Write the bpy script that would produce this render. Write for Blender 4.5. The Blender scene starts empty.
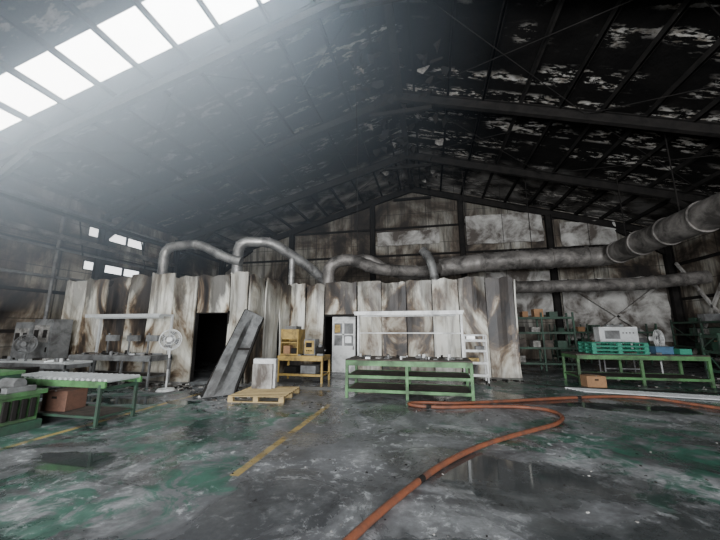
import bpy, math, random
from mathutils import Vector, Matrix, noise
random.seed(7)
D=bpy.data; C=bpy.context
R=random.uniform

# ------------------------------------------------------------------ materials
def newmat(name):
    m=D.materials.new(name); m.use_nodes=True
    nt=m.node_tree; nt.nodes.clear()
    out=nt.nodes.new('ShaderNodeOutputMaterial')
    return m,nt,out
class NT:
    def __init__(s,nt): s.nt=nt; s.pos=None
    def n(s,t,**k):
        nd=s.nt.nodes.new(t)
        for a,b in k.items(): setattr(nd,a,b)
        return nd
    def link(s,a,b): s.nt.links.new(a,b)
    def P(s):
        if s.pos is None: s.pos=s.n('ShaderNodeNewGeometry').outputs['Position']
        return s.pos
    def val(s,x,sock):
        if isinstance(x,(int,float)): sock.default_value=x
        elif isinstance(x,tuple): sock.default_value=(x+(1,)) if (len(x)==3 and len(sock.default_value)==4) else x
        else: s.link(x,sock)
    def mapv(s,scale=(1,1,1),loc=(0,0,0)):
        m=s.n('ShaderNodeMapping'); s.link(s.P(),m.inputs['Vector'])
        m.inputs['Scale'].default_value=scale; m.inputs['Location'].default_value=loc
        return m.outputs[0]
    def noise(s,scale,detail=5,rough=.6,dist=0,vec=None):
        t=s.n('ShaderNodeTexNoise'); s.link(vec if vec is not None else s.P(),t.inputs['Vector'])
        t.inputs['Scale'].default_value=scale; t.inputs['Detail'].default_value=detail
        t.inputs['Roughness'].default_value=rough; t.inputs['Distortion'].default_value=dist
        return t.outputs['Fac']
    def ramp(s,f,stops,interp='LINEAR'):
        r=s.n('ShaderNodeValToRGB'); s.link(f,r.inputs[0]); r.color_ramp.interpolation=interp
        el=r.color_ramp.elements
        while len(el)<len(stops): el.new(.5)
        for e,(p,c) in zip(el,stops):
            e.position=p
            if isinstance(c,(int,float)): c=(c,c,c)
            e.color=(*c,1)
        return r.outputs[0]
    def mix(s,f,a,b,mode='MIX'):
        m=s.n('ShaderNodeMixRGB',blend_type=mode); s.val(f,m.inputs[0]); s.val(a,m.inputs[1]); s.val(b,m.inputs[2])
        return m.outputs[0]
    def math(s,op,a,b=0,c=None,clamp=False):
        m=s.n('ShaderNodeMath',operation=op,use_clamp=clamp); s.val(a,m.inputs[0]); s.val(b,m.inputs[1])
        if c is not None: s.val(c,m.inputs[2])
        return m.outputs[0]
    def mr(s,v,a,b,c=0,d=1):
        m=s.n('ShaderNodeMapRange'); s.val(v,m.inputs[0])
        for i,x in enumerate((a,b,c,d)): m.inputs[i+1].default_value=x
        return m.outputs[0]
    def sep(s):
        x=s.n('ShaderNodeSeparateXYZ'); s.link(s.P(),x.inputs[0]); return x.outputs
    def bsdf(s,out,col,rough=.6,metal=0,bump=None,bs=.3,bd=.02,spec=None):
        b=s.n('ShaderNodeBsdfPrincipled')
        s.val(col,b.inputs['Base Color']); s.val(rough,b.inputs['Roughness']); s.val(metal,b.inputs['Metallic'])
        if spec is not None: b.inputs['Specular IOR Level'].default_value=spec
        if bump is not None:
            bp=s.n('ShaderNodeBump'); s.link(bump,bp.inputs['Height'])
            bp.inputs['Strength'].default_value=bs; bp.inputs['Distance'].default_value=bd
            s.link(bp.outputs[0],b.inputs['Normal'])
        s.link(b.outputs[0],out.inputs['Surface'])
        return b

def paint(name,col,soot=.5,rough=.55,metal=0,scale=2.5,sootcol=(.03,.027,.025),thr=.5,spec=None):
    m,nt,out=newmat(name); t=NT(nt)
    f=t.noise(scale,7,.65,.4)
    k=t.ramp(f,[(thr-.1,soot),(thr+.12,0.0)])
    fine=t.noise(28,3,.6)
    c=t.mix(t.mr(fine,.3,.7,0,.35),col,tuple(x*.6 for x in col))
    c=t.mix(k,c,sootcol)
    t.bsdf(out,c,t.mr(f,.3,.7,min(1,rough+.25),rough-.05),metal,bump=fine,bs=.15,spec=spec)
    return m

def panelmat(name,shift=0.0,loc=(0,0,0),sc=.75,top=.6):
    m,nt,out=newmat(name); t=NT(nt)
    v=t.mapv((1,1,.55),loc)
    f=t.noise(sc,8,.60,.9,v)
    c=t.ramp(f,[(.37+shift,(.010,.009,.009)),(.43+shift,(.035,.026,.02)),(.465+shift,(.15,.105,.065)),(.50+shift,(.38,.34,.27)),(.56+shift,(.60,.585,.51)),(.66+shift,(.72,.715,.66)),(.78+shift,(.50,.46,.38))])
    st=t.noise(1.0,6,.7,.2,t.mapv((5,5,.4),loc))
    c=t.mix(t.ramp(st,[(.40,.55),(.52,0.0)]),c,(.08,.062,.05))
    z=t.sep()[2]
    hn=t.noise(1.1,5,.65,.4,t.mapv((1,1,.25),(loc[1],loc[0],3)))
    lim=t.math('ADD',2.1,t.math('MULTIPLY',t.math('SUBTRACT',hn,.43),7.0))
    k=t.mr(t.math('SUBTRACT',z,lim),-.15,.55,0,top)
    c=t.mix(k,c,(.028,.023,.02))
    lo=t.mr(z,.6,0,0,.6)
    c=t.mix(t.math('MULTIPLY',lo,t.ramp(t.noise(1.6,5,.6),[(.4,1.0),(.6,.2)])),c,(.06,.048,.04))
    t.bsdf(out,c,.5,0,bump=t.noise(4,6,.6),bs=.3,bd=.03)
    return m

def wallmat(name,dark=.0,axis=0,sc=.42):
    m,nt,out=newmat(name); t=NT(nt)
    f=t.noise(sc,9,.60,.7,t.mapv((1,1,1.1)))
    s=dark
    c=t.ramp(f,[(.36+s,(.008,.007,.007)),(.44+s,(.045,.035,.027)),(.50+s,(.15,.12,.09)),(.58+s,(.34,.32,.27)),(.70+s,(.50,.49,.45))])
    x,y,z=t.sep()
    seam=t.math('LESS_THAN',t.math('FRACT',z),.035)
    ver=t.math('LESS_THAN',t.math('FRACT',t.math('DIVIDE',(x if axis==0 else y),2.45)),.02)
    seam=t.math('MAXIMUM',seam,ver)
    c=t.mix(t.math('MULTIPLY',seam,.7),c,(.01,.009,.008))
    st=t.noise(1,5,.7,.2,t.mapv((3,3,.35)))
    c=t.mix(t.ramp(st,[(.42,.65),(.56,0.0)]),c,(.03,.024,.02))
    c=t.mix(t.mr(z,6,10,0,.6),c,(.008,.007,.007))
    t.bsdf(out,c,.8,0,bump=f,bs=.2)
    return m

def ceilmat():
    m,nt,out=newmat('charred_roof_sheet'); t=NT(nt)
    x,y,z=t.sep()
    base=t.ramp(t.noise(.6,8,.65,.5),[(.35,(.003,.003,.003)),(.6,(.008,.0075,.007)),(.75,(.022,.02,.018))])
    flake=t.ramp(t.noise(2.1,10,.72,.15,t.mapv((.7,2.2,.4))),[(.53,0.0),(.555,1.0)])
    region=t.ramp(t.noise(.28,3,.5,.3,t.mapv((1,1.2,1),(3.1,1.7,0))),[(.42,0.0),(.50,1.0)])
    region=t.math('MULTIPLY',region,t.mr(x,-3,0,.35,1))
    row=t.ramp(t.math('FRACT',t.math('DIVIDE',y,1.35)),[(.0,0.0),(.2,1.0),(.6,1.0),(.75,0.0)])
    k=t.math('MULTIPLY',t.math('MULTIPLY',flake,region),row)
    tone=t.ramp(t.noise(5,4,.6),[(.35,(.28,.25,.21)),(.6,(.66,.64,.60))])
    c=t.mix(k,base,tone)
    back=t.mr(y,15.3,16,0,1)
    bc=t.ramp(t.noise(.7,8,.6,.5),[(.40,(.02,.018,.016)),(.5,(.16,.15,.14)),(.65,(.42,.41,.39))])
    c=t.mix(t.math('MULTIPLY',back,t.mr(x,6,-1,.35,.85)),c,bc)
    t.bsdf(out,c,.95,0,bump=t.noise(6,6,.7),bs=.6,bd=.05,spec=.12)
    return m

def floormat():
    m,nt,out=newmat('wet_sooty_painted_concrete'); t=NT(nt)
    x,y,z=t.sep()
    warp=t.noise(.9,8,.62,.5)
    def blob(cx,cy,rx,ry,amp=3.2):
        dx=t.math('DIVIDE',t.math('SUBTRACT',x,cx),rx); dy=t.math('DIVIDE',t.math('SUBTRACT',y,cy),ry)
        d=t.math('SQRT',t.math('ADD',t.math('MULTIPLY',dx,dx),t.math('MULTIPLY',dy,dy)))
        d=t.math('ADD',d,t.math('MULTIPLY',t.math('SUBTRACT',warp,.5),amp))
        return t.mr(d,1.0,.75,0,1)
    def mx(l):
        a=l[0]
        for b in l[1:]: a=t.math('MAXIMUM',a,b)
        return a
    grey=t.ramp(t.noise(.7,10,.68,1.2),[(.32,(.04,.04,.041)),(.43,(.105,.108,.113)),(.52,(.20,.207,.215)),(.62,(.33,.34,.35)),(.72,(.46,.47,.48))])
    fine=t.noise(14,6,.75)
    grey=t.mix(.6,grey,t.ramp(fine,[(.35,(.4,.4,.4)),(.65,(1.2,1.2,1.2))]),'MULTIPLY')
    lane=mx([blob(-1.6,4.6,1.3,2.6),blob(-1.2,2.2,1.4,1.2)])
    grey=t.mix(t.math('MULTIPLY',lane,.65),grey,t.mix(fine,(.06,.062,.068),(.14,.145,.155)))
    green=mx([blob(-5.0,5.2,2.6,1.8),blob(-3.7,2.5,1.2,.8),blob(6.0,10.4,4,1.8),blob(3.4,4.8,1.8,2.4),blob(-3.4,6.0,1.3,1.0),blob(2.0,5.6,1.5,1.0),blob(-9,7.0,3,1.0),blob(0.9,9.6,3.0,1.2),blob(-2.6,3.4,.7,.8)])
    gb=t.ramp(t.noise(1.9,9,.72,1.2),[(.46,0.0),(.53,1.0)])
    gfac=t.math('MULTIPLY',green,gb)
    gcol=t.ramp(t.noise(3,5,.6),[(.3,(.010,.055,.038)),(.7,(.04,.165,.11))])
    c=t.mix(t.math('MULTIPLY',gfac,.88),grey,gcol)
    ash=t.ramp(t.noise(7,9,.8,.5),[(.54,0.0),(.61,1.0)])
    ashreg=t.ramp(t.noise(.7,5,.6,.8,t.mapv((1,1,1),(9,4,0))),[(.45,.0),(.57,.85)])
    c=t.mix(t.math('MULTIPLY',ash,ashreg),c,(.55,.57,.58))
    def line(cx,y0,y1,w=.055):
        a=t.math('LESS_THAN',t.math('ABSOLUTE',t.math('SUBTRACT',x,cx)),w)
        b=t.math('MULTIPLY',t.math('GREATER_THAN',y,y0),t.math('LESS_THAN',y,y1))
        return t.math('MULTIPLY',a,b)
    ln=t.math('MAXIMUM',line(-2.2,3.55,7.1),line(-5.8,2.0,8.4))
    ln=t.math('MULTIPLY',ln,t.ramp(t.noise(3.5,6,.7),[(.38,.1),(.52,.85)]))
    c=t.mix(ln,c,(.46,.32,.09))
    wet=mx([blob(1.0,4.1,1.3,.7,2.0),blob(-4.6,3.6,.9,.4),blob(2.3,3.1,1.6,.7,2.2),blob(-7,6.6,2,.35),blob(3.9,8.2,1.6,.45),blob(.3,2.6,.9,.45),blob(-3.4,1.9,.9,.4)])
    damp=t.ramp(t.noise(.8,8,.65,.8,t.mapv((1,1,1),(2,7,0))),[(.46,0.0),(.56,1.0)])
    c=t.mix(t.math('MULTIPLY',damp,.6),c,t.mix(.75,c,(.022,.025,.027)))
    c=t.mix(t.math('MULTIPLY',wet,.74),c,(.030,.035,.035))
    r=t.math('SUBTRACT',.52,t.math('MULTIPLY',damp,.34))
    r=t.mix(wet,r,(.045,.045,.045))
    bh=t.mix(wet,fine,(.5,.5,.5))
    t.bsdf(out,c,r,0,bump=bh,bs=.22,bd=.01)
    return m

def emis(name,col,st):
    m,nt,out=newmat(name); t=NT(nt)
    e=t.n('ShaderNodeEmission'); e.inputs[1].default_value=st
    c=t.mix(t.ramp(t.noise(2.5,4,.6),[(.3,0.15),(.7,0.0)]),col,(.4,.42,.45))
    t.link(c,e.inputs[0]); t.link(e.outputs[0],out.inputs['Surface']); return m

M={}
M['pA']=panelmat('scorched_cream_panel',-.025)
M['pB']=panelmat('scorched_brown_panel',.03,(5,2,1),.8,.85)
M['pC']=panelmat('scorched_pale_panel',-.06,(11,7,3),.6,.5)
M['pD']=panelmat('scorched_grey_panel',.01,(17,3,9),.7,.75)
M['wallb']=wallmat('burned_wall_sheet',-.03,0,.34)
M['walls']=wallmat('burned_side_wall_sheet',.0,1)
M['ceil']=ceilmat(); M['floor']=floormat()
M['steel']=paint('sooty_structural_steel',(.012,.0115,.011),.6,.85,0,spec=.15)
M['green']=paint('green_painted_steel',(.085,.225,.08),.75,.5,0,2.2,thr=.47)
M['dkgreen']=paint('dark_green_painted_steel',(.03,.08,.05),.7,.6)
M['white']=paint('sooty_white_enamel',(.68,.69,.68),.6,.45,thr=.42)
M['grey']=paint('grey_enamel',(.19,.195,.195),.7,.5,thr=.48)
M['duct']=paint('galvanised_duct',(.48,.48,.47),.75,.38,.6,1.6,thr=.46)
M['duct2']=paint('scorched_duct',(.31,.29,.27),.85,.5,.4,1.4,thr=.50)
M['wood']=paint('pallet_wood',(.44,.33,.16),.35,.75,0,3,thr=.4)
M['card']=paint('cardboard',(.15,.075,.05),.5,.85,0,3,thr=.45)
M['box']=paint('brown_carton',(.36,.20,.10),.3,.85)
M['ochre']=paint('ochre_machine_paint',(.42,.28,.07),.7,.5,0,3,thr=.45)
M['black']=paint('charred_black',(.012,.011,.010),.3,.85,spec=.2)
M['top']=paint('burnt_table_top',(.085,.065,.05),.8,.7,0,4,thr=.52)
M['roller']=paint('zinc_roller',(.62,.64,.64),.3,.35,.3,thr=.38)
M['hose']=paint('red_brown_hose_rubber',(.20,.068,.034),.6,.5,0,5,thr=.44)
M['gpal']=paint('green_plastic',(.03,.23,.15),.35,.5,0,3,thr=.4)
M['blue']=paint('blue_plastic',(.05,.13,.22),.45,.5,0,3,thr=.4)
M['ash']=paint('ash_debris',(.30,.29,.27),.7,.9,0,6)
M['sky']=emis('skylight_backlit_sheet',(.86,.94,1.0),15)
M['win']=emis('daylit_window_glass',(.90,.95,1.0),2.6)
M['pale']=paint('pale_scorched_cladding',(.58,.57,.54),.92,.7,0,.9,sootcol=(.06,.045,.035),thr=.50)

# ------------------------------------------------------------------ builder
class B:
    def __init__(s,name): s.name=name; s.v=[]; s.f=[]; s.mi=[]; s.sm=[]; s.mats=[]
    def m(s,k):
        if k not in s.mats: s.mats.append(k)
        return s.mats.index(k)
    def add(s,vs,fs,k,smooth=False):
        o=len(s.v); s.v+= [tuple(v) for v in vs]; i=s.m(k)
        for f in fs: s.f.append(tuple(a+o for a in f)); s.mi.append(i); s.sm.append(smooth)
    def box(s,c,d,k,rot=None,rz=0):
        hx,hy,hz=d[0]/2,d[1]/2,d[2]/2
        vs=[Vector((x,y,z)) for x in(-hx,hx) for y in(-hy,hy) for z in(-hz,hz)]
        if rot is not None: vs=[rot@v for v in vs]
        if rz: vs=[Matrix.Rotation(rz,3,'Z')@v for v in vs]
        vs=[v+Vector(c) for v in vs]
        s.add(vs,[(0,1,3,2),(4,6,7,5),(0,4,5,1),(2,3,7,6),(0,2,6,4),(1,5,7,3)],k)
    def bx(s,x0,x1,y0,y1,z0,z1,k): s.box(((x0+x1)/2,(y0+y1)/2,(z0+z1)/2),(abs(x1-x0),abs(y1-y0),abs(z1-z0)),k)
    def beam(s,p,q,w,h,k,up=(0,0,1)):
        p=Vector(p);q=Vector(q);d=(q-p);L=d.length;d.normalize()
        u=Vector(up)
        if abs(d.dot(u))>.98: u=Vector((0,1,0))
        sx=d.cross(u).normalized(); uz=sx.cross(d).normalized()
        vs=[]
        for e in(p,q):
            for a,b in((-1,-1),(1,-1),(1,1),(-1,1)): vs.append(e+sx*a*w/2+uz*b*h/2)
        s.add(vs,[(3,2,1,0),(4,5,6,7),(0,1,5,4),(1,2,6,5),(2,3,7,6),(3,0,4,7)],k)
    def ibeam(s,p,q,w,h,k,up=(0,0,1)):
        p=Vector(p);q=Vector(q);d=(q-p).normalized();u=Vector(up)
        if abs(d.dot(u))>.98: u=Vector((0,1,0))
        sx=d.cross(u).normalized(); uz=sx.cross(d).normalized()
        s.beam(p,q,.02,h,k,up); 
        for a in(-1,1): s.beam(p+uz*a*h/2,q+uz*a*h/2,w,.025,k,up)
    def cyl(s,p,q,r,k,n=12,r2=None,cap=True):
        p=Vector(p);q=Vector(q);d=(q-p).normalized(); r2=r if r2 is None else r2
        a=d.orthogonal().normalized(); b=d.cross(a)
        vs=[]
        for e,rr in((p,r),(q,r2)):
            for i in range(n):
                t=2*math.pi*i/n; vs.append(e+a*math.cos(t)*rr+b*math.sin(t)*rr)
        fs=[(i,(i+1)%n,n+(i+1)%n,n+i) for i in range(n)]
        s.add(vs,fs,k,True)
        if cap: s.add(vs[:n],[tuple(range(n))[::-1]],k); s.add(vs[n:],[tuple(range(n))],k)
    def sweep(s,pts,r,k,n=14,rad=None,cap=True):
        pts=[Vector(p) for p in pts]; N=len(pts)
        t0=(pts[1]-pts[0]).normalized(); a=t0.orthogonal().normalized(); vs=[]
        for i in range(N):
            t=(pts[min(i+1,N-1)]-pts[max(i-1,0)]).normalized()
            a=(a-t*a.dot(t)).normalized(); b=t.cross(a)
            rr=rad[i] if rad else r
            for j in range(n):
                w=2*math.pi*j/n; vs.append(pts[i]+a*math.cos(w)*rr+b*math.sin(w)*rr)
        fs=[(i*n+j,i*n+(j+1)%n,(i+1)*n+(j+1)%n,(i+1)*n+j) for i in range(N-1) for j in range(n)]
        s.add(vs,fs,k,True)
        if cap: s.add(vs[:n],[tuple(range(n))[::-1]],k); s.add(vs[-n:],[tuple(range(n))],k)
    def duct(s,pts,r,k,fil=.45,step=.09,flange=1.2,n=18):
        P=fillet(pts,fil); P=resample(P,step)
        rad=[r*(1.0 if i%2 else .965) for i in range(len(P))]
        s.sweep(P,r,k,n,rad)
        st=max(2,int(flange/step))
        for i in range(st//2,len(P)-1,st):
            d=(P[i+1]-P[i]).normalized(); s.cyl(P[i]-d*.03,P[i]+d*.03,r*1.09,k,n)
    def ring(s,c,ax,r,t,k,n=28):
        c=Vector(c);ax=Vector(ax).normalized();a=ax.orthogonal().normalized();b=ax.cross(a)
        pts=[c+a*math.cos(2*math.pi*i/n)*r+b*math.sin(2*math.pi*i/n)*r for i in range(n+1)]
        s.sweep(pts,t,k,6,cap=False)
    def sheet(s,fn,nu,nv,k,th=.04,nrm=(0,-1,0),smooth=False):
        nm=Vector(nrm).normalized(); vs=[]
        for side in(0,1):
            for i in range(nu+1):
                for j in range(nv+1):
                    vs.append(Vector(fn(i/nu,j/nv))+nm*th*side)
        o=(nu+1)*(nv+1); g=lambda i,j:i*(nv+1)+j; fs=[]
        for i in range(nu):
            for j in range(nv):
                fs.append((g(i,j),g(i,j+1),g(i+1,j+1),g(i+1,j)))
                fs.append((o+g(i,j),o+g(i+1,j),o+g(i+1,j+1),o+g(i,j+1)))
        for i in range(nu):
            for j in(0,nv): fs.append((g(i,j),g(i+1,j),o+g(i+1,j),o+g(i,j)))
        for j in range(nv):
            for i in(0,nu): fs.append((g(i,j),g(i,j+1),o+g(i,j+1),o+g(i,j)))
        s.add(vs,fs,k,smooth)
    def done(s,origin=True,bevel=0,fixn=True):
        me=D.meshes.new(s.name)
        c=Vector((0,0,0))
        if origin:
            xs=[v[0] for v in s.v];ys=[v[1] for v in s.v];zs=[v[2] for v in s.v]
            c=Vector(((min(xs)+max(xs))/2,(min(ys)+max(ys))/2,min(zs)))
        me.from_pydata([Vector(v)-c for v in s.v],[],s.f)
        for p,i,sm in zip(me.polygons,s.mi,s.sm): p.material_index=i; p.use_smooth=sm
        for k in s.mats: me.materials.append(M[k])
        if fixn:
            import bmesh
            bm=bmesh.new(); bm.from_mesh(me); bmesh.ops.recalc_face_normals(bm,faces=bm.faces); bm.to_mesh(me); bm.free()
        ob=D.objects.new(s.name,me); ob.location=c; C.collection.objects.link(ob)
        if bevel:
            b=ob.modifiers.new('bevel','BEVEL'); b.width=bevel; b.segments=2; b.limit_method='ANGLE'
        return ob
def fillet(pts,rad):
    pts=[Vector(p) for p in pts]; out=[pts[0]]
    for i in range(1,len(pts)-1):
        a,b,c=pts[i-1],pts[i],pts[i+1]
        r=min(rad,(a-b).length*.48,(c-b).length*.48)
        p=b+(a-b).normalized()*r; q=b+(c-b).normalized()*r
        for k in range(9):
            t=k/8; out.append(p*(1-t)**2+b*2*t*(1-t)+q*t*t)
    out.append(pts[-1]); return out
def resample(P,step):
    L=[0]
    for i in range(1,len(P)): L.append(L[-1]+(P[i]-P[i-1]).length)
    n=max(2,int(L[-1]/step)); out=[];j=0
    for i in range(n+1):
        d=L[-1]*i/n
        while j<len(L)-2 and L[j+1]<d: j+=1
        t=(d-L[j])/max(1e-6,L[j+1]-L[j]); out.append(P[j].lerp(P[j+1],min(1,t)))
    return out
def catmull(P,n=12):
    P=[Vector(p) for p in P]; P=[P[0]*2-P[1]]+P+[P[-1]*2-P[-2]]; out=[]
    for i in range(1,len(P)-2):
        a,b,c,d=P[i-1:i+3]
        for k in range(n):
            t=k/n; out.append(.5*((2*b)+(c-a)*t+(2*a-5*b+4*c-d)*t*t+(3*b-a-3*c+d)*t**3))
    out.append(P[-2]); return out

# ------------------------------------------------------------------ shell
XL,XR,XM=-14.5,12.9,-.8
YF,YB=-7.0,20.0
ZR,SL=11.0,.29
def zr(x): return ZR-SL*abs(x-XM)
b=B('floor'); b.bx(XL-.3,XR+.3,YF-6,YB+.3,-.15,0,'floor'); b.done(False)
b=B('wall_back')
vs=[(XL,YB,0),(XR,YB,0),(XR,YB,zr(XR)),(XM,YB,ZR),(XL,YB,zr(XL))]
vs+= [(x,y+.2,z) for x,y,z in vs]
b.add(vs,[(0,1,2,3,4),(9,8,7,6,5)]+[(i,i+5,(i+1)%5+5,(i+1)%5) for i in range(5)],'wallb'); b.done(False)
b=B('wall_right'); b.bx(XR,XR+.2,YF,YB,0,zr(XR),'walls'); b.done(False)
b=B('wall_left')
def wl(y0,y1,z0,z1): b.bx(XL-.2,XL,y0,y1,z0,z1,'walls')
H=zr(XL)
wl(YF,10.7,0,H); wl(10.7,13.6,0,4.15); wl(10.7,13.6,4.6,5.65); wl(10.7,13.6,6.15,H); wl(13.6,YB,0,H); b.done(False)
for z0,z1 in((4.15,4.6),(5.65,6.15)):
    b=B('window_%d'%(1 if z0<5 else 2)); b.bx(XL-.12,XL-.09,10.7,13.6,z0,z1,'win')
    for y in(10.72,11.65,12.6,13.55): b.bx(XL-.09,XL+.0,y-.03,y+.03,z0,z1,'steel')
    b.bx(XL-.09,XL,10.7,13.6,z0,z0+.05,'steel'); b.bx(XL-.09,XL,10.7,13.6,z1-.05,z1,'steel'); b.done()
b=B('wall_front')
b.bx(XL,-6,YF-.2,YF,0,H,'walls'); b.bx(6,XR,YF-.2,YF,0,H,'walls'); b.bx(-6,6,YF-.2,YF,5.2,H,'walls')
vs=[(XL,YF,H),(XR,YF,H),(XM,YF,ZR)]; vs+=[(x,y-.2,z) for x,y,z in vs]
b.add(vs,[(0,2,1),(3,4,5),(0,1,4,3),(1,2,5,4),(2,0,3,5)],'walls'); b.done(False)
b=B('ceiling')
def slope(x0,x1,y0,y1,k='ceil'):
    vs=[(x0,y0,zr(x0)),(x1,y0,zr(x1)),(x1,y1,zr(x1)),(x0,y1,zr(x0))]; vs+=[(x,y,z+.12) for x,y,z in vs]
    b.add(vs,[(0,1,2,3),(7,6,5,4),(0,4,5,1),(1,5,6,2),(2,6,7,3),(3,7,4,0)],k)
SY0,SY1=5.15,6.35
slope(XL,XM,YF,SY0); slope(XL,XM,SY1,YB); slope(XL,-13.9,SY0,SY1); slope(-2.2,XM,SY0,SY1)
slope(XM,XR,YF,YB); b.done(False,fixn=True)
b=B('skylight'); 
vs=[(-13.9,SY0,zr(-13.9)+.05),(-2.2,SY0,zr(-2.2)+.05),(-2.2,SY1,zr(-2.2)+.05),(-13.9,SY1,zr(-13.9)+.05)]; vs+=[(x,y,z+.03) for x,y,z in vs]
b.add(vs,[(0,3,2,1),(4,5,6,7),(0,1,5,4),(1,2,6,5),(2,3,7,6),(3,0,4,7)],'sky'); b.done()
b=B('portal_frames')
for Y in(-2.0,2.4,6.8,11.2,15.6,19.8):
    zo=.38
    for sx,xe in((-1,XL+.25),(1,XR-.25)):
        b.ibeam((XM,Y,ZR-zo),(xe,Y,zr(xe)-zo),.18,.36,'steel')
        b.ibeam((xe,Y,0),(xe,Y,zr(xe)-.3),.25,.34,'steel',up=(1,0,0))
        k=1.6
        b.beam((xe,Y,zr(xe)-1.5),(xe-sx*k*1.4,Y,zr(xe-sx*k*1.4)-.6),.12,.25,'steel')
    b.beam((XM-1.2,Y,zr(XM-1.2)-.7),(XM+1.2,Y,zr(XM+1.2)-.7),.12,.14,'steel')
for x in(-9.0,-3.4,2.15,7.0):
    b.ibeam((x,YB-.25,0),(x,YB-.25,zr(x)-.5),.25,.3,'steel',up=(1,0,0))
b.done(False)
b=B('roof_purlins')
x=XL+.5
while x<XR-.3:
    if abs(x-XM)>.25:
        z=zr(x)-.12
        b.bx(x-.03,x+.03,YF+.05,YB-.05,z-.09,z+.10,'steel'); b.bx(x-.03,x+.05,YF+.05,YB-.05,z-.09,z-.07,'steel')
    x+=1.25
b.bx(XM-.12,XM+.12,YF+.05,YB-.05,ZR-.4,ZR-.15,'steel')
for y0,y1 in((6.8,11.2),(11.2,15.6),(15.6,19.8)):
    for xa,xb in((XM-.3,-6.8),(-6.8,-13),(XM+.3,5.5),(5.5,12)):
        b.cyl((xa,y0,zr(xa)-.3),(xb,y1,zr(xb)-.3),.014,'steel',6); b.cyl((xb,y0,zr(xb)-.3),(xa,y1,zr(xa)-.3),.014,'steel',6)
b.done(False)
b=B('wall_girts')
for z in(1.6,3.1,4.9,6.4):
    b.bx(XR-.12,XR-.001,YF+.3,YB-.1,z,z+.14,'steel')
    b.bx(XL+.001,XL+.12,YF+.3,YB-.1,z-.1,z+.02,'steel')
for z in(2.2,4.2,6.2,8.0):
    b.bx(max(XL,XM-(ZR-z)/SL)+.3,min(XR,XM+(ZR-z)/SL)-.4,YB-.1,YB-.001,z,z+.12,'steel')
b.done(False)
b=B('wall_cross_brace')
for p,q in(((7.2,YB-.45,.3),(12.3,YB-.45,4.3)),((7.2,YB-.45,4.3),(12.3,YB-.45,.3)),((XR-.3,19.3,.3),(XR-.3,15.9,5)),((XR-.3,15.9,.3),(XR-.3,19.3,5)),((XR-.3,15.2,.4),(XR-.3,11.5,5)),((XR-.3,11.5,.4),(XR-.3,15.2,5))):
    b.beam(p,q,.10,.12,'pale')
b.done()
b=B('scorched_cladding_sheet')
def sheetw(x0,x1,z0,z1,sd):
    def fn(u,v):
        x=x0+(x1-x0)*u; z=z0+(z1-z0)*v
        n=noise.noise(Vector((x*.8,sd,z*.9)))
        e=.06*noise.noise(Vector((x*2,sd+9,z*2)))
        return (x+(e if u in(0,1) else 0),YB-.16-.09*abs(n),z+(e if v in(0,1) else 0))
    b.sheet(fn,14,8,'pale',.02)
sheetw(2.4,6.7,6.7,8.5,1); sheetw(7.6,10.4,6.3,7.7,2); sheetw(-3.1,.8,6.9,7.8,4)
sheetw(3.4,6.8,2.4,4.9,5); sheetw(7.3,12.3,1.0,4.4,6)
b.done()

# ------------------------------------------------------------------ partition room
RX0,RXC,RX1=-13.0,-5.6,2.95
RY1,RY2,RYB=9.2,12.2,15.0
RH=3.42
b=B('burned_panel_room')
kinds=['pA','pC','pB','pC','pD','pA','pC','pC','pA','pD']
def vpanel(p0,p1,z0,z1,k,nrm,amp=.09,topj=.08):
    p0=Vector(p0);p1=Vector(p1);nm=Vector(nrm);sd=R(0,50);tj=R(-topj,topj);off=R(0,.08);lean=R(-.05,.10)
    def fn(u,v):
        q=p0.lerp(p1,u); z=z0+(z1-z0)*v
        if v==1: z+=tj+.10*noise.noise(Vector((u*3,sd,1)))
        d=off+amp*noise.noise(Vector((u*1.5+sd,v*2.2,sd)))+lean*v*v+.03*math.cos(math.pi*(u-.5)*2)*v
        if v==0: d=off
        q=q+nm*d
        return (q.x,q.y,max(z,0))
    b.sheet(fn,6,9,k,.05,nrm,smooth=False)
i=0
def run(axis,a0,a1,fixed,nrm,w=1.0,skip=()):
    global i
    n=max(1,round(abs(a1-a0)/w)); st=(a1-a0)/n
    for j in range(n):
        s0=a0+st*j+.016; s1=a0+st*(j+1)-.016; i+=1
        k=kinds[(i*7+int(i/3))%10]
        if axis=='x': vpanel((s0,fixed,0),(s1,fixed,0),0,RH,k,nrm)
        else: vpanel((fixed,s0,0),(fixed,s1,0),0,RH,k,nrm)
run('x',RX0,-7.4,RY1,(0,-1,0))
vpanel((-7.38,RY1,0),(-6.25,RY1,0),2.15,RH,'pB',(0,-1,0),.03)
run('x',-6.23,RXC,RY1,(0,-1,0),.65)
run('y',RY1,RY2,RXC,(1,0,0),1.0)
run('x',RXC,-4.05,RY2,(0,-1,0),.8)
vpanel((-4.02,RY2,0),(-2.75,RY2,0),2.15,RH,'pB',(0,-1,0),.03)
run('x',-2.7,RX1,RY2,(0,-1,0),.95)
run('y',RY2,RYB,RX1,(1,0,0),.95)
run('y',RYB,RY1,RX0,(-1,0,0),.95)
b.bx(RX0+.05,RXC-.05,RY1+.03,RYB,RH-.22,RH-.12,'black'); b.bx(RXC-.05,RX1-.05,RY2+.03,RYB,RH-.22,RH-.12,'black')
b.bx(RX0,RX1,RYB,RYB+.06,0,RH-.1,'black')
b.bx(RX0,RXC,RY1+.01,RY1+.03,RH-.3,RH-.1,'black')
for x in(-7.42,-6.22): b.bx(x-.03,x+.03,RY1-.07,RY1+.06,0,2.2,'steel')
b.bx(-7.42,-6.22,RY1-.07,RY1+.06,2.12,2.2,'steel')
for x in(-4.04,-2.73): b.bx(x-.03,x+.03,RY2-.07,RY2+.06,0,2.2,'steel')
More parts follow.
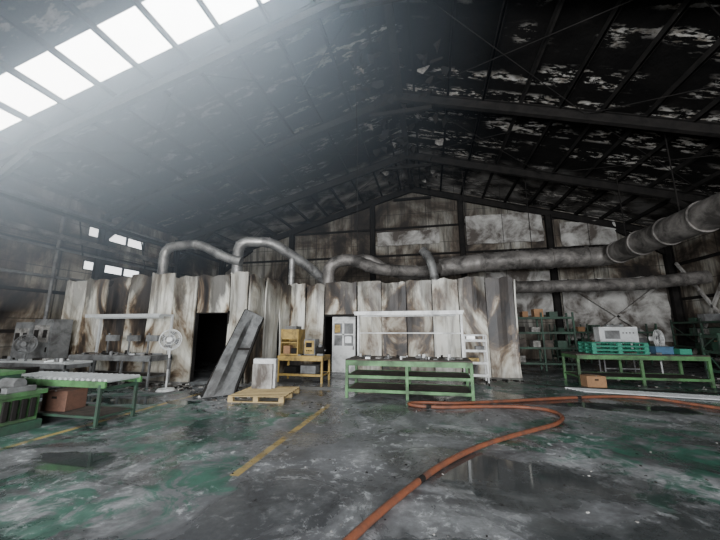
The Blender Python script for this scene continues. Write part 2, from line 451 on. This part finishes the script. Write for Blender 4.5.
b.bx(-4.04,-2.73,RY2-.07,RY2+.06,2.12,2.2,'steel')
b.done()
b=B('door_1')
b.bx(-3.72,-2.8,RY2+.0,RY2+.05,0.01,1.0,'white'); b.bx(-3.72,-2.8,RY2,RY2+.05,1.85,2.1,'white')
for x in(-3.72,-3.32,-2.88): b.bx(x,x+.08,RY2,RY2+.05,1.0,1.85,'white')
b.bx(-3.64,-2.88,RY2+.02,RY2+.03,1.0,1.85,'grey'); b.bx(-3.64,-2.88,RY2,RY2+.05,1.4,1.45,'white')
b.bx(-3.62,-3.4,RY2-.01,RY2,1.5,1.8,'ochre'); b.bx(-3.2,-2.95,RY2-.01,RY2,1.1,1.35,'roller')
b.cyl((-2.87,RY2-.05,1.0),(-2.87,RY2-.05,.86),.015,'steel'); b.cyl((-2.87,RY2-.05,.93),(-2.87,RY2,.93),.012,'steel')
b.done(bevel=.004)
b=B('collapsed_metal_panel')
A=Vector((-5.35,7.05,0));Bq=Vector((-4.85,7.6,0));Cq=Vector((-4.95,9.0,1.95));Dq=Vector((-5.45,8.85,2.2))
def fn(u,v):
    p=A.lerp(Bq,u).lerp(Dq.lerp(Cq,u),v)
    bend=.16*math.sin(v*math.pi)*(1 if u<.5 else -.8)+.08*noise.noise(Vector((u*3,v*4,2)))
    return p+Vector((.5,-.6,.5))*bend*(1 if v>0 else 0)
b.sheet(fn,6,12,'grey',.04,(.45,-.75,.5))
b.beam(A+Vector((0,0,.03)),Dq,.06,.06,'steel'); b.beam(Bq+Vector((0,0,.03)),Cq,.06,.06,'steel'); b.beam(Dq,Cq,.06,.06,'steel')
b.beam(A.lerp(Dq,.5),Bq.lerp(Cq,.55),.05,.05,'steel')
b.done()

# ------------------------------------------------------------------ ducts
b=B('exhaust_duct'); b.duct([(-10.7,11,RH-.1),(-10.7,11,5.0),(-9.2,11.1,5.1),(-7.9,11.2,4.45),(-7.3,11.3,4.3)],.19,'duct'); b.done()
b=B('exhaust_duct'); b.duct([(-7.6,11.5,RH-.1),(-7.6,11.5,5.2),(-6.4,12.0,5.25),(-5.2,13.2,4.4),(-4.6,14,3.75),(-4.0,14.3,3.5)],.22,'duct')
b.duct([(-5.7,12.6,RH-.1),(-5.7,12.6,4.6)],.13,'duct'); b.done()
b=B('exhaust_duct'); b.duct([(-4.3,13.4,RH-.1),(-4.3,13.4,4.5),(-3.4,13.6,4.75),(-2.2,14.2,4.3),(-.2,15.2,4.3),(.5,16.1,4.6)],.27,'duct2'); b.done()
b=B('exhaust_duct'); b.duct([(-4.9,15.6,4.9),(-3.0,15.8,5.3),(-1.4,16.2,4.3),(.3,16.4,4.3)],.2,'duct2')
b.duct([(.3,14.6,RH-.1),(.3,14.6,4.1),(.1,14.8,4.9),(-.2,15.0,5.3)],.2,'duct'); b.done()
b=B('main_ventilation_duct'); b.duct([(.6,16.5,4.7),(3,16.5,4.95),(8.2,16.5,4.95),(8.2,15.0,4.95),(8.2,4,4.95)],.46,'duct2',1.0,.1,1.5,24)
for y in(6,9,12,15): b.beam((8.2,y,5.4),(8.2,y,zr(8.2)-.1),.03,.03,'steel')
for x in(2,5): b.beam((x,16.5,5.4),(x,16.5,zr(x)-.1),.03,.03,'steel')
b.done()
b=B('ventilation_duct'); b.duct([(2.6,17.2,3.7),(9.5,17.2,3.7),(12.3,17.2,3.95)],.3,'duct2',.5)
for x in(4,8): b.beam((x,17.55,3.7),(x,17.55,zr(x)-.1),.02,.02,'steel')
b.done()
b=B('wall_pipes')
for z,r,xx in((6.35,.07,-14.05),(5.15,.11,-13.9),(4.7,.05,-14.0),(3.6,.06,-14.1)):
    b.cyl((xx,YF+.2,z),(xx,15,z),r,'grey' if r<.1 else 'duct2',10)
for y in range(-5,15,3): b.beam((-14.4,y+.2,6.3),(-13.9,y+.2,4.6),.04,.04,'steel')
b.beam((-13.4,YF+.3,5.9),(-13.4,15.5,5.9),.3,.06,'steel')
b.cyl((-14.1,9.4,0),(-14.1,9.4,6.3),.06,'grey'); b.done()
b=B('hanging_cable')
for x,y,z in((-2.1,9,3.9),(-1.0,12.5,7.6),(1.4,15,7.2),(-.6,13.5,8.2)):
    b.sweep(catmull([(x,y,zr(x)-.2),(x+R(-.1,.1),y,(zr(x)+z)/2),(x+R(-.15,.15),y,z)],8),.012,'black',5)
b.done()
b=B('charred_insulation_rags')
for _ in range(120):
    x=R(-2.3,.9); y=R(8.5,19.5); z=zr(x)-.22; w=R(.05,.22); h=R(.1,.4)
    k='ash' if random.random()<.12 else 'black'
    a=R(-.2,.2); j=[R(-.08,.08) for _ in range(4)]
    vs=[(x-w,y,z),(x+w,y+a,z),(x+w*.7+j[0],y+a+j[1],z-h),(x-w*.2,y,z-h*R(.6,1.4)),(x-w+j[2],y+j[3],z-h*.5)]
    b.add(vs,[(0,1,2,3,4)],k)
b.done(fixn=False)

# ------------------------------------------------------------------ benches
def bench(name,x0,x1,y0,y1,h,frame='green',legs=3,shelves=(.2,.52),lt=.07,top='top',clut=20,shelfmat=None):
    b=B(name)
    b.bx(x0,x1,y0,y1,h-.05,h,top)
    b.bx(x0+.01,x1-.01,y0-.02,y0+.03,h-.15,h-.03,frame); b.bx(x0+.01,x1-.01,y1-.03,y1+.02,h-.15,h-.03,frame)
    for x in(x0+.03,x1-.03): b.bx(x-.03,x+.03,y0,y1,h-.15,h-.05,frame)
    for i in range(legs):
        x=x0+lt/2+(x1-x0-lt)*i/(legs-1)
        for y in(y0+lt/2,y1-lt/2): b.bx(x-lt/2,x+lt/2,y-lt/2,y+lt/2,0,h-.05,frame)
        for z in shelves: b.bx(x-.02,x+.02,y0+.05,y1-.05,z-.05,z,frame)
    for z in shelves:
        b.bx(x0+.03,x1-.03,y0+.005,y0+.045,z-.06,z+.01,frame); b.bx(x0+.03,x1-.03,y1-.045,y1-.005,z-.06,z+.01,frame)
        b.bx(x0+.05,x1-.05,y0+.04,y1-.04,z-.02,z,shelfmat or 'top')
    for _ in range(clut):
        x=R(x0+.2,x1-.2);y=R(y0+.12,y1-.2);s=R(.03,.1)
        t=random.random()
        if t<.5: b.box((x,y,h+s*.3),(s*2.2,s*1.6,s*.6),random.choice(['grey','top','black','ash','roller']),rz=R(0,3))
        elif t<.8: b.cyl((x,y,h),(x,y,h+s*1.3),s*.5,random.choice(['grey','black','white']),10)
        else: b.cyl((x-s,y,h+s*.3),(x+s*2,y+s,h+s*.3),s*.28,'grey',8)
    return b
def lightframe(b,x0,x1,y,h0,h1,dep=.5,k='white'):
    for x in(x0,x1):
        b.bx(x-.03,x+.03,y-.03,y+.03,h0,h1,k); b.bx(x-.025,x+.025,y-dep,y,h1-.05,h1,k)
    b.bx(x0,x1,y-.025,y+.025,h1-.06,h1,k); b.bx(x0,x1,y-dep-.03,y-dep+.03,h1-.1,h1-.0,k)
    b.bx(x0+.15,x1-.15,y-dep/2-.07,y-dep/2+.07,h1-.13,h1-.07,k)
b=bench('workbench',-2.05,.92,7.85,8.95,.9,clut=34); lightframe(b,-1.95,.82,8.9,.9,2.08); 
b.bx(-1.95,.82,8.885,8.915,1.5,1.53,'white')
b.done(bevel=.004)
b=bench('workbench',4.35,7.75,11.25,12.45,.88,clut=16,legs=3,shelves=(.22,)); 
b.box((6.9,11.8,.98),(.45,.35,.2),'blue'); b.box((6.9,11.8,1.09),(.48,.38,.02),'blue'); b.box((7.4,11.75,.96),(.3,.35,.16),'gpal')
b.done(bevel=.004)
b=bench('steel_workbench',-10.75,-7.8,7.95,8.75,.86,'grey',4,(.3,),.05,'grey',40); lightframe(b,-10.65,-7.9,8.7,.86,2.08,k='roller')
for x in(-9.9,-9.1,-8.4): b.bx(x-.02,x+.02,8.4,8.44,.86,1.5,'grey'); b.box((x+.15,8.42,1.35),(.4,.12,.18),'grey')
b.done(bevel=.003)
b=bench('steel_workbench',-11.6,-9.0,6.6,7.3,.78,'grey',3,(.25,),.045,'roller',26)
b.done(bevel=.003)
b=bench('machine_bench',-4.75,-3.25,9.7,10.5,.8,'ochre',2,(.25,),.06,'ochre',8)
b.box((-4.4,10.1,.35),(.4,.4,.2),'black'); b.box((-3.8,10.1,.37),(.5,.4,.24),'grey')
b.done(bevel=.004)
b=B('yellow_shelf_cabinet')
x0,x1,y0,y1=-4.72,-4.12,9.8,10.4
b.bx(x0,x0+.03,y0,y1,.8,1.62,'ochre'); b.bx(x1-.03,x1,y0,y1,.8,1.62,'ochre'); b.bx(x0+.03,x1-.03,y1-.03,y1,.8,1.62,'ochre')
for z in(.83,1.2,1.6): b.bx(x0+.03,x1-.03,y0,y1-.03,z-.02,z+.02,'ochre')
b.bx(x0+.03,x1-.03,y0-.02,y0,1.3,1.58,'ochre'); b.bx(x0+.08,x0+.3,y0+.06,y0+.3,.85,1.1,'box'); b.bx(x0+.34,x1-.06,y0+.05,y0+.3,.85,1.02,'black')
b.bx(x0+.1,x1-.1,y0+.05,y1-.1,1.62,1.72,'grey')
b.done(bevel=.005)
b=B('control_box')
b.bx(-3.98,-3.6,9.95,10.35,.8,1.3,'grey'); b.bx(-3.95,-3.63,9.93,9.95,.84,1.26,'ochre'); b.bx(-3.9,-3.7,9.92,9.93,1.05,1.2,'black')
for i in range(3): b.cyl((-3.86+i*.07,9.94,.95),(-3.86+i*.07,9.90,.95),.02,'black',10)
b.done(bevel=.008)
b=B('machine_motor')
b.cyl((-3.55,10.0,.96),(-3.3,10.0,.96),.12,'black',18); b.bx(-3.52,-3.32,9.9,10.1,.8,.86,'grey'); b.cyl((-3.3,10.0,.96),(-3.26,10.0,.96),.03,'grey',10); b.bx(-3.48,-3.38,9.94,10.06,1.06,1.14,'grey')
b.done(bevel=.004)

def pallet(name,c,sx,sy,k,rz=0,layers=1,hh=.14):
    b=B(name); Rm=Matrix.Rotation(rz,3,'Z')
    def bb(x,y,z,dx,dy,dz):
        p=Rm@Vector((x,y,0)); b.box((c[0]+p.x,c[1]+p.y,c[2]+z),(dx,dy,dz),k,rz=rz)
    for L in range(layers):
        z=L*(hh+.003)
        for i in range(3): bb(0,-sy/2+.05+(sy-.1)*i/2,z+.01,sx,.1,.02)
        for i in range(3):
            for j in range(3): bb(-sx/2+.06+(sx-.12)*j/2,-sy/2+.05+(sy-.1)*i/2,z+.02+(hh-.06)/2,.12,.1,hh-.06)
        for j in range(3): bb(-sx/2+.06+(sx-.12)*j/2,0,z+hh-.03,.1,sy,.02)
        n=8
        for i in range(n): bb(0,-sy/2+.055+(sy-.11)*i/(n-1),z+hh-.01,sx,.09+.01*(i%2),.02)
    return b.done(bevel=.003)
pallet('wooden_pallet',(-3.95,7.55,0),1.3,1.3,'wood',.12)
pallet('green_pallet',(5.6,11.85,.882),1.5,1.0,'gpal',0,3,.11)
b=B('flat_carton')
b.box((-4.22,7.95,.14+.36),(.6,.16,.72),'white',rz=.12); b.box((-4.22,7.82,.14+.30),(.52,.09,.6),'pale',rz=.12)
b.box((-4.22,7.95,.14+.73),(.6,.03,.02),'grey',rz=.12); b.done(bevel=.006)
def carton(name,c,d,k,rz=0):
    b=B(name); x,y,z=c
    b.box((x,y,z+d[2]/2),d,k,rz=rz)
    Rm=Matrix.Rotation(rz,3,'Z')
    for s in(-1,1):
        p=Rm@Vector((s*d[0]*.26,0,0)); b.box((x+p.x,y+p.y,z+d[2]+.008),(d[0]*.47,d[1],.012),k,rot=Matrix.Rotation(s*.08,3,'Y'),rz=rz)
        p=Rm@Vector((0,s*(d[1]/2+.004),0)); b.box((x+p.x,y+p.y,z+d[2]*.7),(.1,.012,.04),'black',rz=rz)
    b.box((x,y,z+d[2]+.012),(.04,d[1],.02),'ash',rz=rz)
    b.done(bevel=.005)
carton('cardboard_box',(-6.75,5.05,0.152),(.5,.4,.34),'card',.1)
carton('cardboard_box',(4.55,10.85,0),(.5,.38,.3),'box',.05)
carton('cardboard_box',(-12.2,6.2,0),(.5,.5,.4),'box',.3)

def fan(name,x,y,h,face,k='white',hr=.27):
    b=B(name); f=Vector(face).normalized()
    b.cyl((x,y,0),(x,y,.05),.24,k,24,.2); b.cyl((x,y,.05),(x,y,h-hr*.3),.025,k,12); b.cyl((x,y,.55),(x,y,.85),.035,'grey',12)
    c=Vector((x,y,h-hr)); s=f.cross(Vector((0,0,1))).normalized(); u=s.cross(f)
    b.cyl(c-f*.2,c-f*.02,.085,k,16,.07)
    for d,r in((.0,hr),(.1,hr*.93),(-.03,hr*.75),(.13,hr*.5)): b.ring(c+f*d,f,r,.008,k,30)
    b.ring(c+f*.05,f,hr+.005,.014,k,30)
    for i in range(28):
        a=2*math.pi*i/28; d=s*math.cos(a)+u*math.sin(a)
        b.sweep([c+f*.14+d*.06,c+f*.13+d*hr*.5,c+f*.1+d*hr*.9,c+f*.05+d*hr,c+d*hr*.98,c-f*.05+d*hr*.7,c-f*.08+d*.08],.004,k,4)
    b.cyl(c+f*.13,c+f*.15,.07,k,18)
    for i in range(4):
        a=math.pi/2*i+.3; vs=[]
        for rr,w,t in((.05,-.3,0),(hr*.85,-.5,-.02),(hr*.88,.35,.05),(.05,.4,.04)):
            d=s*math.cos(a+w)+u*math.sin(a+w); vs.append(c+f*(.04+t)+d*rr)
        b.add(vs,[(0,1,2,3)],'grey')
    b.done(fixn=False)
fan('pedestal_fan',-7.0,7.75,1.6,(.5,-1,.1))
fan('pedestal_fan',7.55,13.0,1.6,(.9,-1,0),'white',.30)
fan('pedestal_fan',-11.95,7.6,1.45,(.6,-1,0),'grey')

b=B('storage_trolley')
x0,x1,y0,y1=1.0,1.62,10.3,10.75
for x in(x0,x1):
    for y in(y0,y1): b.bx(x-.022,x+.022,y-.022,y+.022,.08,1.45,'white'); b.cyl((x-.02,y,.045),(x+.02,y,.045),.045,'black',12)
for z in(.25,.6,.95,1.25): 
    b.bx(x0,x1,y0,y1,z,z+.03,'white'); b.bx(x0,x1,y0-.01,y0+.01,z,z+.07,'white')
b.box((1.2,10.5,1.36),(.25,.25,.16),'roller'); b.box((1.45,10.5,1.05),(.25,.25,.14),'grey'); b.box((1.25,10.5,.7),(.3,.25,.14),'ochre')
b.bx(x0,x1,y0-.02,y0+.02,1.42,1.46,'white'); b.bx(x0,x1,y1-.02,y1+.02,1.42,1.46,'white')
b.done(bevel=.003)
def rack(name,x0,x1,y0,y1,h,lv,k='dkgreen',bays=1,axis='x',fill=.6):
    b=B(name)
    for i in range(bays+1):
        t=i/bays
        if axis=='x': P=[(x0+(x1-x0)*t,y0),(x0+(x1-x0)*t,y1)]
        else: P=[(x0,y0+(y1-y0)*t),(x1,y0+(y1-y0)*t)]
        for px,py in P: b.bx(px-.03,px+.03,py-.03,py+.03,0,h,k)
        b.beam((P[0][0],P[0][1],.2),(P[1][0],P[1][1],1.0),.025,.025,k); b.beam((P[1][0],P[1][1],1.0),(P[0][0],P[0][1],1.8 if h>1.8 else h-.05),.025,.025,k)
    for z in lv:
        b.bx(x0,x1,y0,y1,z-.01,z+.01,'top')
        b.bx(x0,x1,y0-.02,y0+.02,z-.06,z+.02,k); b.bx(x0,x1,y1-.02,y1+.02,z-.06,z+.02,k)
        b.bx(x0-.02,x0+.02,y0,y1,z-.06,z+.02,k); b.bx(x1-.02,x1+.02,y0,y1,z-.06,z+.02,k)
        L=(x1-x0) if axis=='x' else (y1-y0)
        p=.2
        while p<L-.5:
            w=R(.2,.45); hh=R(.12,.34)
            if random.random()<fill:
                kk=random.choice(['dkgreen','grey','black','top','box','dkgreen','ash'])
                if axis=='x': b.box((x0+p+w/2,(y0+y1)/2,z+.01+hh/2),(w,(y1-y0)*.7,hh),kk)
                else: b.box(((x0+x1)/2,y0+p+w/2,z+.01+hh/2),((x1-x0)*.7,w,hh),kk)
            p+=w+R(.03,.3)
    return b.done()
rack('storage_rack',3.3,5.6,14.4,15.0,2.3,(.3,.9,1.5,2.1),bays=2)
rack('storage_rack',11.5,12.4,11.6,18.6,2.1,(.3,.85,1.4,1.95),bays=4,axis='y')
rack('storage_rack',6.2,10.6,18.2,18.9,1.9,(.3,.9,1.5),bays=3)
rack('storage_rack',9.0,11.0,12.6,13.3,1.5,(.3,.9,1.4),bays=2,fill=.8)
b=B('white_control_console')
b.bx(5.7,6.85,12.7,13.1,.95,1.7,'white'); b.bx(5.74,6.81,12.68,12.7,1.0,1.66,'roller'); b.bx(5.85,6.3,12.665,12.685,1.3,1.58,'grey')
for x in(5.75,6.8):
    for y in(12.73,13.07): b.bx(x-.02,x+.02,y-.02,y+.02,0,.95,'grey')
b.bx(5.75,6.8,12.72,12.76,.3,.34,'grey')
for i in range(4): b.cyl((6.4+i*.1,12.69,1.5),(6.4+i*.1,12.66,1.5),.02,'black',10)
b.bx(6.0,6.5,12.8,13.0,1.7,1.78,'grey')
b.done(bevel=.006)

b=B('electrical_cabinet')
for x0,x1,h in((-13.6,-12.85,1.85),(-12.8,-12.0,1.95)):
    b.bx(x0,x1,8.25,8.85,.08,h,'grey'); b.bx(x0+.03,x1-.03,8.28,8.83,0,.08,'black')
    b.bx(x0+.03,x1-.03,8.225,8.25,.14,h-.06,'grey')
    b.bx(x0+.08,x1-.08,8.215,8.228,h-.75,h-.2,'ash')
    b.bx(x0+.12,x0+.3,8.20,8.22,h-.6,h-.35,'black'); b.bx(x1-.3,x1-.14,8.20,8.22,h-.6,h-.35,'black')
    for i in range(6): b.bx(x0+.2,x1-.2,8.205,8.228,.3+i*.05,.32+i*.05,'black')
    b.bx(x1-.1,x1-.07,8.19,8.23,.9,1.05,'black')
b.done(bevel=.008)

b=B('roller_conveyor')
x0,x1,y0,y1,h=-8.7,-5.45,4.7,5.4,.72
for y in(y0,y1): b.bx(x0,x1,y-.02,y+.02,h-.1,h+.005,'green')
x=x0+.08
while x<x1-.03: b.cyl((x,y0+.02,h+.01),(x,y1-.02,h+.01),.035,'roller',12); x+=.125
for x in(x0+.1,-7.0,x1-.1):
    for y in(y0,y1): b.bx(x-.025,x+.025,y-.025,y+.025,0,h-.05,'dkgreen'); b.bx(x-.06,x+.06,y-.05,y+.05,0,.012,'dkgreen')
    b.bx(x-.02,x+.02,y0,y1,.12,.148,'dkgreen'); b.bx(x-.02,x+.02,y0,y1,h-.16,h-.1,'dkgreen')
for y in(y0,y1): b.bx(x0+.1,x1-.1,y-.018,y+.018,.12,.16,'dkgreen')
b.bx(x0+.1,x1-.1,y0+.02,y1-.02,.135,.15,'top')
b.box((-8.0,5.05,h+.09),(.4,.4,.1),'black',rz=.2)
b.done(bevel=.002)
b=B('green_cutting_machine')
b.bx(-7.75,-6.42,3.85,4.5,.0,.14,'dkgreen'); b.bx(-7.7,-6.48,3.9,4.45,.14,.55,'green'); b.bx(-7.75,-6.4,3.83,4.5,.55,.62,'green')
for i in range(7): b.bx(-7.62+i*.16,-7.56+i*.16,3.84,3.9,.18,.52,'dkgreen')
for i in range(4): b.bx(-6.48,-6.44,3.95+i*.12,4.02+i*.12,.2,.5,'black')
b.bx(-7.65,-6.9,3.95,4.4,.62,.86,'dkgreen'); b.bx(-7.7,-6.85,3.92,4.42,.86,.92,'green')
b.cyl((-6.85,4.15,.74),(-6.5,4.15,.74),.09,'grey',16); b.cyl((-6.6,3.95,.66),(-6.6,3.8,.66),.05,'black',14)
b.bx(-6.62,-6.44,3.95,4.35,.62,.7,'grey'); b.done(bevel=.008)
b=B('green_lathe')
b.bx(-9.9,-8.95,4.3,5.1,0,.12,'dkgreen'); b.bx(-9.85,-9.0,4.35,5.05,.12,.8,'green'); b.bx(-9.9,-8.95,4.3,5.1,.8,.88,'green')
b.bx(-9.7,-9.3,4.45,4.95,.88,1.15,'green'); b.cyl((-9.3,4.7,1.02),(-9.15,4.7,1.02),.1,'grey',16); b.done(bevel=.01)

hp=[(-.95,1.9),(-.63,2.75),(-.34,3.42),(.05,4.19),(.5,4.85),(.98,5.38),(1.55,5.92),(2.05,6.4),(2.32,6.95),(2.2,7.4),(1.7,7.55),(.9,7.4),(.2,7.2),(-.3,7.2),(-.5,7.38),(-.2,7.55),(.5,7.62),(1.3,7.95),(2.2,8.35),(3.2,8.8),(4.2,9.15),(5.0,9.1),(5.6,8.4),(6.1,7.7),(7.0,7.2)]
b=B('fire_hose'); P=catmull([(x,y,.036) for x,y in hp],12); b.sweep(P,.034,'hose',12)
for i in(30,150,230): 
    if i<len(P)-1: d=(P[i+1]-P[i]).normalized(); b.cyl(P[i]-d*.05,P[i]+d*.05,.036,'black',12)
b.done()
b=B('air_hose'); b.sweep(catmull([(3.0,10.8,.015),(4.0,10.5,.015),(5.6,10.4,.015),(6.8,10.3,.015),(8.5,10.2,.015),(9.5,9.8,.015)],10),.014,'black',6); b.done()
b=B('steel_pipe_bundle')
for i in range(6): b.cyl((3.6+.05*i,10.3-.1*i,.025),(8.2+.1*i,9.5-.12*i,.025),.02,'roller',8)
b.done()

b=B('fire_debris')
def chips(n,cx,cy,rx,ry,s0,s1):
    for _ in range(n):
        a=R(0,6.28);q=math.sqrt(random.random());x=cx+math.cos(a)*q*rx;y=cy+math.sin(a)*q*ry;s=R(s0,s1)
        b.box((x,y,s*.12),(s,s*R(.3,1),s*.24),random.choice(['ash','black','top','pale','black']),rz=R(0,3.1))
chips(200,-8.6,8.2,3.2,.6,.02,.14); chips(120,-5.0,8.3,1.0,1.4,.02,.12); chips(130,0,11.4,2.8,.45,.03,.15)
chips(120,-3.4,6.6,2.0,1.0,.01,.05); chips(220,1.0,5.6,5,3,.006,.03); chips(120,7.5,12.5,3,2.5,.03,.14); chips(90,-10,6.0,3,1.6,.02,.1)
b.done()

# ------------------------------------------------------------------ smoke hanging below the skylight
m,nt,out=newmat('thin_smoke'); t=NT(nt)
x,y,z=t.sep()
rz_=t.math('ADD',ZR+SL*(-XM),t.math('MULTIPLY',x,SL))
dz=t.math('DIVIDE',t.math('SUBTRACT',rz_,z),3.9)
dy=t.math('DIVIDE',t.math('SUBTRACT',y,6.0),3.7)
e=t.math('EXPONENT',t.math('MULTIPLY',t.math('ADD',t.math('MULTIPLY',dz,dz),t.math('MULTIPLY',dy,dy)),-1.0))
fx=t.mr(x,1.8,-5,0,1)
dn=t.math('MULTIPLY',t.math('MULTIPLY',e,fx),.19)
vs_=t.n('ShaderNodeVolumeScatter'); vs_.inputs['Color'].default_value=(.70,.84,1,1); vs_.inputs['Anisotropy'].default_value=.2
t.link(dn,vs_.inputs['Density']); t.link(vs_.outputs[0],out.inputs['Volume']); M['smoke']=m
b=B('smoke_haze')
x0,x1,x2,y0,y1=XL+.3,XM,2.0,.6,14.0
vs=[(x0,y0,2.2),(x2,y0,2.2),(x2,y0,zr(x2)-.02),(x1,y0,ZR-.02),(x0,y0,zr(x0)-.02)]
vs+=[(x,y1,z) for x,y,z in vs]
b.add(vs,[(4,3,2,1,0),(5,6,7,8,9)]+[(i,(i+1)%5,(i+1)%5+5,i+5) for i in range(5)],'smoke'); b.done(False)

# ------------------------------------------------------------------ lights
w=D.worlds.new('overcast_sky'); C.scene.world=w; w.use_nodes=True
bg=w.node_tree.nodes['Background']; bg.inputs[0].default_value=(.72,.82,1,1); bg.inputs[1].default_value=1.0
def area(name,loc,rot,sx,sy,e,col):
    l=D.lights.new(name,'AREA'); l.shape='RECTANGLE'; l.size=sx; l.size_y=sy; l.energy=e; l.color=col
    o=D.objects.new(name,l); o.location=loc; o.rotation_euler=rot; C.collection.objects.link(o); return o
area('door_daylight',(0,YF-.1,2.6),(math.radians(90),0,0),11.6,5.0,3400,(.98,.99,1.0))

cam=D.cameras.new('camera'); co=D.objects.new('camera',cam); C.collection.objects.link(co)
cam.sensor_width=36; cam.lens=16; cam.clip_start=.05; cam.clip_end=200
co.location=(0,0,1.6)
co.rotation_euler=(math.radians(90+10.6),0,math.radians(12.1))
C.scene.camera=co
C.scene.view_settings.view_transform='AgX'
C.scene.view_settings.look='AgX - Base Contrast'
C.scene.view_settings.exposure=0.35
